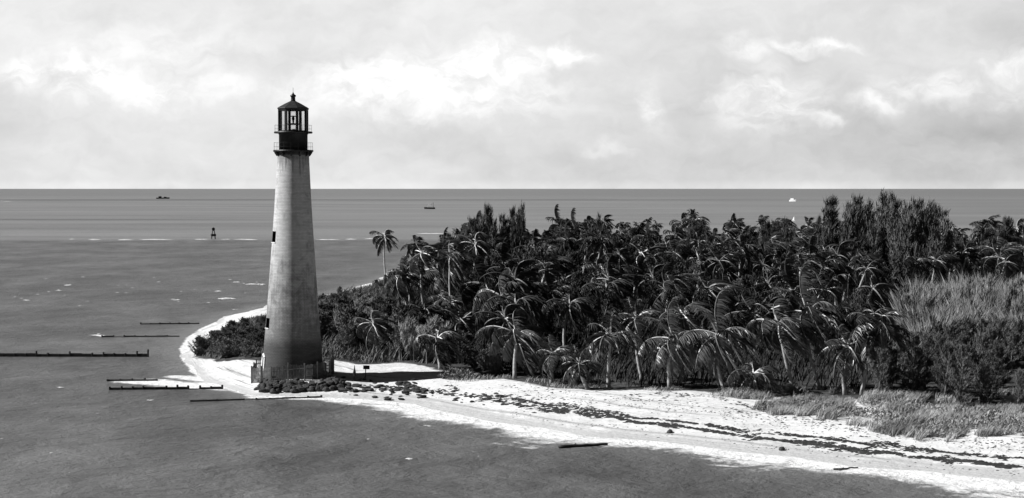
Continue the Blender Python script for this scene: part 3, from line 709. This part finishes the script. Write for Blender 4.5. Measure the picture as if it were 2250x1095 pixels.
crowns = [crown_mesh(100 + i, [26, 18, 30, 22, 16, 28, 24, 20, 32, 15, 26, 22][i], [.8, 1.3, 1.0, 1.7, .7, 1.2, 1.5, .9, 1.1, 1.8, 1.4, .6][i], [.1, .3, .08, .2, .4, .12, .15, .25, .1, .35, .1, .2][i], [1, .9, 1.1, 1, .8, 1.05, 1, .85, 1.1, .9, 1, .95][i]) for i in range(12)]
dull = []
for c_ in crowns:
    q = c_.copy(); q.materials[0] = M_leafrear; q.materials[1] = M_ribrear; q.materials[2] = M_ribendshade; dull.append(q)  # same crowns in darker colours that stand in for shade deep in the grove
palm_pts = []
def palm(base, hub, label, group='coconut palms of the grove', scale=1.0, r0=.2, hero=False):
    o = empty('palm_tree', base, 0, label, 'palm tree', group); h = Vector(hub) - Vector(base); n = 9
    lean = Vector((-random.uniform(.1, .5), random.uniform(-.3, .3), 0)) * (h.length / 7)
    pts = [h * (i / n) + lean * math.sin(math.pi * i / n) for i in range(n + 1)]; pts[0] = pts[0] - Vector((0, 0, .3))
    m = MB(); m.tube(pts, [r0 * (1.45 if i == 0 else 1.05 - .4 * i / n) for i in range(n + 1)], 7); m.build('trunk', M_trunk, o, True)
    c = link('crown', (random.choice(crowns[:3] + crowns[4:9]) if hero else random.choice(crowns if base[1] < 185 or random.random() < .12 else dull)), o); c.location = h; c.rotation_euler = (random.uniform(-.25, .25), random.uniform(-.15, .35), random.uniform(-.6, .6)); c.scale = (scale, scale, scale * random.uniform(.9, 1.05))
    palm_pts.append((base[0], base[1])); return o
HERO = [(846, 522, 848, 614, 1.0, 'lone tall palm at the left end of the trees, against the water'),
        (928, 556, 947, 742, .9, 'tall palm with a long pale trunk near the grove\'s left end'), (886, 606, 918, 740, .85, 'slender leaning palm left of the tallest pale trunk'),
        (990, 565, 1000, 715, 1.0, 'palm with spread fronds behind the long pale trunks'), (1046, 540, 1052, 690, 1.1, 'high palm with upright fronds below the left pine tops'),
        (962, 745, 968, 812, .95, 'low palm with pale frond stalks over the left front bushes'), (822, 712, 832, 786, .8, 'small palm among feathery bushes right of the lighthouse'),
        (1104, 654, 1122, 775, 1.0, 'palm with white stalks spread wide above the single trunk palm'), (1137, 738, 1131, 832, 1.0, 'front palm with a single pale trunk standing clear on the sand'),
        (1342, 738, 1337, 852, 1.05, 'front palm with radiating pale stalks left of centre of the grove'), (1272, 800, 1292, 856, .8, 'very low palm with arching fronds touching the sand'),
        (1216, 778, 1212, 842, .75, 'low bushy palm left of the arching one on the sand'), (1480, 748, 1472, 852, .9, 'front palm half hidden between two starry crowned palms'),
        (1578, 738, 1592, 860, 1.05, 'front palm with star of pale stalks over two thin trunks'), (1656, 822, 1665, 872, .85, 'lowest palm, fronds fanned over the sand before the grove'),
        (1862, 762, 1857, 868, 1.05, 'front palm with starry crown at the right end of the grove'), (1775, 690, 1802, 855, 1.0, 'palm with steep raised fronds behind the right front row'),
        (1712, 715, 1745, 862, .95, 'palm leaning over the lowest palm of the front row'), (1928, 715, 1893, 868, .95, 'last palm on the right before the grey feathery pines'),
        (1500, 690, 1505, 838, .95, 'palm just behind the gap in the front row'), (2112, 562, 2132, 642, 1.1, 'palm with crossed pale fronds at the back behind the right pines'),
        (2195, 556, 2196, 646, 1.1, 'palm near the photo\'s right edge behind the pale pines'), (1400, 700, 1412, 838, .95, 'palm leaning right behind the radiating front palm'), (1810, 640, 1822, 800, 1.0, 'palm rising behind the steep fronded palm')]
for hx, hy, bx, by, sc, lab in HERO:
    b0 = ground(bx, by); hb = at_depth(hx, hy, b0[1]); palm(b0, hb, lab, 'coconut palms of the grove', sc * 1.0, .2, True)
# the rest of the grove
PALM_PX = [(885, 760), (1000, 800), (1150, 822), (1250, 838), (1500, 846), (1900, 852), (1965, 760), (1960, 710), (2010, 682), (2250, 676), (2250, 580), (1700, 580), (1200, 580), (1000, 590), (920, 640), (880, 690)]
ppoly = np.array([at(px, py, 1.4)[:2] for px, py in PALM_PX])
def zone(pt):
    px = CX + F * pt[0] / pt[1]; col = 'left' if px < 1250 else ('middle' if px < 1650 else 'right'); d = pt[1]
    row = 'front' if d < 195 else ('middle' if d < 275 else 'rear')
    T = {'front': 'second-row palm crowded behind the front palms', 'middle': 'palm packed among the dense dark crowns in the grove\'s depth', 'rear': 'palm on the far treetop line against the sea'}
    return T[row] + {'left': ', left third', 'middle': ', centre', 'right': ', right third'}[col]
cnt = 0; tries = 0
while cnt < 205 and tries < 30000:
    tries += 1
    t = random.random() ** .72; Y = 160 + t * 275; px = random.uniform(870, 2260); X = (px - CX) / F * Y
    if signed(np.array([[X, Y]]), ppoly)[0] < 0: continue
    gap = np.interp(Y, [160, 250, 430], [4.5, 5.6, 8.0])
    if min((X - a) ** 2 + (Y - b) ** 2 for a, b in palm_pts) < gap ** 2: continue
    # keep the hero trunks clear
    hh = np.interp(Y, [160, 175, 200, 250, 300, 400, 440], [4.6, 5.0, 5.9, 7.2, 8.1, 9.1, 9.4]) + random.gauss(0, 1.1)
    if px < 1010 and Y < 260: hh *= .62
    elif px > 1960: hh *= .88
    z = hz(X, Y); palm(np.array([X, Y, z]), np.array([X + random.uniform(-.7, 1.8), Y + random.uniform(-.8, .8), z + hh]), zone((X, Y)), 'coconut palms of the grove', random.uniform(.62, 1.22)); cnt += 1

# ------------------------------------------------------------------ feathery pines and bushes
def pine_mesh(seed, leaders=1, dens=1.0, spread=.32, fan=.13, up=(.25, 1.0), bl=(.045, .095), bw=(.006, .012)):
    """unit-height casuarina: upswept limbs clothed in fine sprays, blown to the right"""
    r_ = np.random.default_rng(seed); tr = MB(); lf = MB()
    for l in range(leaders):
        bx, by = (r_.uniform(-fan, fan), r_.uniform(-fan, fan) * .8) if leaders > 1 else (0, 0); H = 1.0 if l == 0 else r_.uniform(.66, .98)
        tip = np.array([bx * 1.6 + .10 * H, by * 1.6, H]); spine = [np.array([0, 0, 0]) + (tip) * t + np.array([bx * .5 * math.sin(math.pi * t), by * .5 * math.sin(math.pi * t), 0]) for t in np.linspace(0, 1, 8)]
        tr.tube(spine, [.022 * (1 - .9 * i / 7) + .002 for i in range(8)], 5)
        for b in range(int(48 * dens)):
            t = r_.uniform(.06, 1.0); fi = t * 7; a = min(int(fi), 6); S = spine[a] * (1 - (fi - a)) + spine[a + 1] * (fi - a)
            az = r_.uniform(0, 6.28); w = spread * (1.05 - t) ** .75 * (min(1, .45 + t * 2)) * r_.uniform(.6, 1.25) + .035
            d = np.array([math.cos(az), math.sin(az), r_.uniform(.55, 1.3)]) + np.array([.35, .08, 0]); E = S + d / np.linalg.norm(d[:2]) * w
            if t < .8: tr.tube([S, E], [.006, .002], 3, 0, False)
            for k in range(int(40 * dens)):
                s = r_.uniform(.15, 1.05); P = S + (E - S) * s + r_.normal(0, .016, 3)
                v = np.array([r_.normal(.28, .42), r_.normal(.05, .42), r_.uniform(*up)]) + (E - S) / (w + .01) * .3; v /= np.linalg.norm(v)
                L = r_.uniform(*bl); sd_ = np.cross(v, r_.normal(size=3)); sd_ /= np.linalg.norm(sd_); sd_ *= r_.uniform(*bw)
                lf.add([P - sd_, P + sd_, P + v * L * .6 + sd_ * .9, P + v * L], [(0, 1, 2, 3)])
    return tr, lf
pines = []
for i in range(6):
    tr, lf = pine_mesh(300 + i, 1 + i % 2 * 2, .9 if i % 2 else 1.25, .34); pines.append((tr.mesh('pine_trunk', M_bark), lf.mesh('pine_crown', M_pine)))
pales = []
for i in range(4):
    tr, lf = pine_mesh(350 + i, 5, .75, .20, .26, (.9, 2.2), (.08, .17), (.004, .008)); pales.append((tr.mesh('pine_trunk', M_bark), lf.mesh('pine_crown', M_pale)))
spikes = []
for i in range(5):
    tr, lf = pine_mesh(360 + i, 1, 1.0, .30, .1, (.2, .9), (.05, .10), (.004, .008)); spikes.append((tr.mesh('pine_trunk', M_bark), lf.mesh('pine_crown', M_pine)))
broads = []
for i in range(3):
    tr, lf = pine_mesh(380 + i, 4, 1.0, .22, .22, (.3, 1.3), (.03, .07), (.004, .008)); broads.append((tr.mesh('pine_trunk', M_bark), lf.mesh('pine_crown', M_pinedark)))
darks = []
for i in range(5):
    tr, lf = pine_mesh(400 + i, 7, .85, .14, .22, (.5, 1.5), (.04, .085), (.003, .0055)); darks.append((tr.mesh('pine_trunk', M_bark), lf.mesh('pine_crown', M_pinetall)))
def pine(base, h, label, group, kindset=None, wx=1.0, name='pine_tree', cat='pine tree'):
    o = empty(name, base, random.uniform(-.5, .5), label, cat, group); t, l = random.choice(kindset or pines)
    for nm, d in (('trunk', t), ('crown', l)):
        c = link(nm, d, o); c.scale = (h * wx, h * wx, h); c.location = (0, 0, -.1)
def scatter(poly_px, n, hfun, label, group, gap, kindset=None, wx=1.0, name='pine_tree', cat='pine tree', z=1.2):
    poly = np.array([at(px, py, z)[:2] for px, py in poly_px]); lo, hi = poly.min(0), poly.max(0); pts = []; k = 0
    while len(pts) < n and k < 6000:
        k += 1; X, Y = random.uniform(lo[0], hi[0]), random.uniform(lo[1], hi[1])
        if signed(np.array([[X, Y]]), poly)[0] < 0 or any((X - a) ** 2 + (Y - b) ** 2 < gap ** 2 for a, b in pts): continue
        pts.append((X, Y)); g = hz(X, Y)
        if g < .12: continue
        pine(np.array([X, Y, g]), hfun(X, Y), label, group, kindset, wx, name, cat)
scatter([(426, 768), (446, 750), (515, 718), (575, 702), (640, 694), (660, 780), (600, 786), (540, 786), (480, 780)], 95, lambda x, y: (random.uniform(1.4, 2.4) + max(0, x + 24) * .10) * float(np.interp(y, [200, 235, 270], [1, .62, .4])), 'feathery dark bush on the spit left of the lighthouse', 'bushes on the spit', .95, pines, 1.5, 'pine_shrub', 'shrub')
scatter([(690, 660), (760, 648), (850, 660), (905, 720), (960, 800), (900, 796), (800, 792), (730, 782), (690, 770)], 120, lambda x, y: random.uniform(2.6, 4.6) * float(np.interp(y, [200, 290], [1, .42])), 'feathery wind-bent bush between the lighthouse and the palms', 'bushes right of the lighthouse', 1.3, pines + pales[:2], 1.25, 'pine_shrub', 'shrub')
scatter([(940, 806), (1010, 812), (1110, 826), (1190, 836), (1190, 800), (1000, 780)], 22, lambda x, y: random.uniform(1.6, 2.8), 'low feathery bush in front of the left palms', 'bushes under the left palms', 1.3, pines, 1.25, 'pine_shrub', 'shrub')
scatter([(1985, 718), (2250, 700), (2330, 720), (2300, 780), (2005, 770)], 55, lambda x, y: random.uniform(4.2, 6.2), 'pale slender pine in the thicket at the far right', 'pale pines of the right-hand thicket', 2.8, pales, .8)
scatter([(2000, 770), (2280, 770), (2280, 895), (2010, 890), (1920, 880), (1960, 830)], 75, lambda x, y: random.uniform(3.0, 5.0), 'bushy young pine at the front of the right-hand thicket', 'front pines of the right-hand thicket', 1.6, spikes, 1.0)
TALL = [(1087, 462, 640, 'dark pine spire over the grove\'s left half, left of a pair', .5), (1131, 461, 640, 'dark pine spire over the grove\'s left half, right of a pair', .5), (1325, 475, 628, 'lone dark pine tip above the palms left of centre', .45),
        (1868, 438, 640, 'tall dark many-tipped pine, left of the two highest trees', .9), (1905, 445, 645, 'tall dark pine tip leaning beside the left highest tree', .7), (1975, 462, 640, 'dark pine spire between the two highest trees', .8), (2004, 447, 650, 'tall dark plumed pine, highest of the right cluster', .85), (2040, 452, 655, 'tall dark pine at the right end of the high cluster', .8),
        (1815, 478, 640, 'thin dark pine spire left of the highest trees', .4), (2232, 488, 640, 'dark pine rising at the right edge of the photo', .8), (1240, 488, 640, 'dark rounded pine top among palms, left of the lone tip', .7), (1060, 490, 650, 'dark bushy pine left of the pair of spires', .8), (1540, 492, 628, 'dark pine top above the centre palms', .6), (1700, 490, 628, 'dark pine top right of the centre palms', .6)]
for px, ty, by, lab, wx in TALL:
    b0 = ground(px - 6, by); top = at_depth(px, ty, b0[1]); pine(b0, top[2] - b0[2], lab, 'tall pines over the grove', darks, wx)
scatter([(2000, 650), (2260, 648), (2260, 625), (2000, 625)], 14, lambda x, y: random.uniform(6, 9), 'dark pine among the palms behind the pale thicket', 'dark pines behind the thicket', 4, darks, .8)
scatter([(1650, 640), (1960, 640), (2040, 610), (1650, 605)], 16, lambda x, y: random.uniform(8, 11), 'dark pine deep in the grove below the highest trees', 'dark pines in the right of the grove', 4, darks, .7)

scatter([(690, 672), (770, 648), (850, 622), (900, 615), (900, 650), (800, 672)], 26, lambda x, y: random.uniform(.8, 1.5), 'dark bush along the back shore between lighthouse and lone palm', 'bushes of the back shore', 3.0, pines, 1.4, 'pine_shrub', 'shrub')
scatter([(1180, 800), (1000, 700), (1000, 620), (1900, 600), (1950, 680), (1900, 780)], 60, lambda x, y: float(np.interp(y, [170, 250, 400], [5.5, 8.0, 10.0])) + random.gauss(0, .7), 'dark broad pine wedged between the palm crowns of the grove', 'dark pines between the palms', 5.0, broads, 1.1)
# low bush out on the sand
def bush(px, py, w, h, label, group=None, n=900):
    p = ground(px, py); o = empty('bush', p, 0, label, 'bush', group); mb = MB(); st = MB()
    for k in range(n):
        t = random.uniform(0, 6.28); rr = math.sqrt(random.random()); x, y = w / 2 * rr * math.cos(t), w / 3 * rr * math.sin(t); top = h * (1 - rr ** 2 * .8) * (.75 + .5 * vnoise(np.array([x * 1.3 + px]), np.array([y * 1.3]), 8)[0])
        z = top * random.uniform(.3, 1); a = Vector((random.gauss(.3, .6), random.gauss(0, .6), random.uniform(.2, 1))).normalized(); s_ = a.cross(Vector((random.gauss(0, 1), random.gauss(0, 1), random.gauss(0, 1)))).normalized() * .06; q = Vector((x, y, z)); L = random.uniform(.15, .3)
        mb.add([q - s_, q + s_, q + a * L + s_ * .4, q + a * L * 1.1 - s_ * .3], [(0, 1, 2, 3)])
    for k in range(8): st.tube([(0, 0, -.1), (random.uniform(-.35, .35) * w, random.uniform(-.2, .2) * w, h * .6)], [.03, .01], 4, 0, False)
    mb.build('foliage', M_bush, o); st.build('stem', M_bark, o)
bush(1008, 829, 4.4, .95, 'rounded pale bush alone on the sand before the left palms', None, 1500)
for i, (px, py, w, h) in enumerate([(1700, 900, 4, .5), (1760, 895, 5, .6), (1830, 905, 5, .6), (1900, 915, 6, .75), (1980, 930, 5, .7), (2060, 955, 5, .9), (2105, 940, 5, .9), (2180, 938, 6, 1.0), (2235, 945, 5, .9), (2140, 915, 6, .8), (2020, 905, 6, .7), (1950, 890, 5, .6)]):
    bush(px, py, w, h, 'low grey scrub bush on the dune edge at the lower right', 'scrub bushes of the dune edge', 700)

# ------------------------------------------------------------------ ground cover
def blades(name, poly_px, n, hmin, hmax, wid, material, label, z=1.2, patchy=.45, lean=.5, ragged=0):
    poly = np.array([at(px, py, z)[:2] for px, py in poly_px]) if not isinstance(poly_px, np.ndarray) else poly_px
    lo, hi = poly.min(0), poly.max(0); P = rng.uniform(lo, hi, (n * 4, 2)); P = P[signed(P, poly) > 0]
    P = P[vnoise(P[:, 0] * .45, P[:, 1] * .45, 21) * .6 + vnoise(P[:, 0] * 1.3, P[:, 1] * 1.3, 22) * .4 > patchy][:n]
    z0 = height_of(P); n = len(P); h = rng.uniform(hmin, hmax, n) * (.5 + vnoise(P[:, 0] * .3, P[:, 1] * .3, 23)); az = rng.uniform(0, 6.28, n)
    tip = np.stack([P[:, 0] + h * (rng.normal(0, .35, n) + lean), P[:, 1] + h * rng.normal(.1, .35, n), z0 + h], 1)
    b = np.stack([P[:, 0], P[:, 1], z0 - .02], 1); w = np.stack([np.cos(az), np.sin(az), np.zeros(n)], 1) * wid; mid = b * .45 + tip * .55 + np.array([0, 0, .1]) * h[:, None]
    V = np.stack([b - w, b + w, mid + w * .8, tip, mid - w * .8], 1).reshape(-1, 3); f = np.arange(n * 5).reshape(n, 5)
    me = bpy.data.meshes.new(name); me.vertices.add(len(V)); me.vertices.foreach_set('co', V.ravel()); me.loops.add(n * 5); me.loops.foreach_set('vertex_index', f.ravel().astype(np.int32))
    me.polygons.add(n); me.polygons.foreach_set('loop_start', np.arange(0, n * 5, 5, dtype=np.int32)); me.polygons.foreach_set('loop_total', np.full(n, 5, np.int32)); me.update(calc_edges=True); me.materials.append(material)
    tag(link(name, me), label, None, None, 'stuff')
blades('dune_grass', [(1560, 868), (1640, 880), (1690, 908), (1780, 914), (1880, 936), (1990, 952), (2060, 966), (2140, 956), (2260, 958), (2260, 880), (1900, 862), (1700, 862)], 34000, .2, .8, .022, M_grass, 'grey dune grass and low scrub between pines and beach', 1.2, .53)
blades('beach_weeds', [(940, 826), (1010, 832), (1130, 838), (1250, 852), (1500, 866), (1600, 880), (1600, 864), (1480, 856), (1250, 846), (1130, 828), (960, 815)], 6000, .12, .45, .022, M_grass, 'thin weeds along the sand in front of the palms', 1.2, .55)
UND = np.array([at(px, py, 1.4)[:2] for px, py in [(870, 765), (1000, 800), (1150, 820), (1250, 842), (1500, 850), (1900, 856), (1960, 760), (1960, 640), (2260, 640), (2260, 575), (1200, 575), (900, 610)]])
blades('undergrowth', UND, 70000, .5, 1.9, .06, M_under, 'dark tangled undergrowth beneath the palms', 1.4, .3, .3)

blades('tall_reeds', [(1978, 715), (2010, 688), (2270, 680), (2270, 800), (2010, 800), (1985, 740)], 42000, 2.2, 4.6, .045, M_pale, 'pale tall feathery reeds filling the thicket at the far right', 1.4, .22, .10)
blades('spit_scrub', [(424, 770), (442, 750), (510, 718), (570, 701), (640, 694), (660, 786), (600, 790), (540, 788), (480, 783)], 16000, .25, .8, .04, M_pine, 'feathery grey scrub covering the spit left of the lighthouse', .9, .25, .35)
blades('shrubby_grass', [(690, 660), (760, 645), (850, 650), (905, 720), (970, 806), (900, 798), (800, 796), (730, 790), (690, 780)], 16000, .5, 1.6, .045, M_pine, 'feathery grey undergrowth between lighthouse and palms', 1.2, .3, .4)

blades('back_shore_scrub', [(690, 672), (760, 650), (800, 637), (847, 617), (930, 603), (930, 640), (860, 660), (780, 690)], 14000, .4, 1.3, .06, M_pine, 'low grey scrub along the back shore below the lone palm', 1.2, .2, .35)
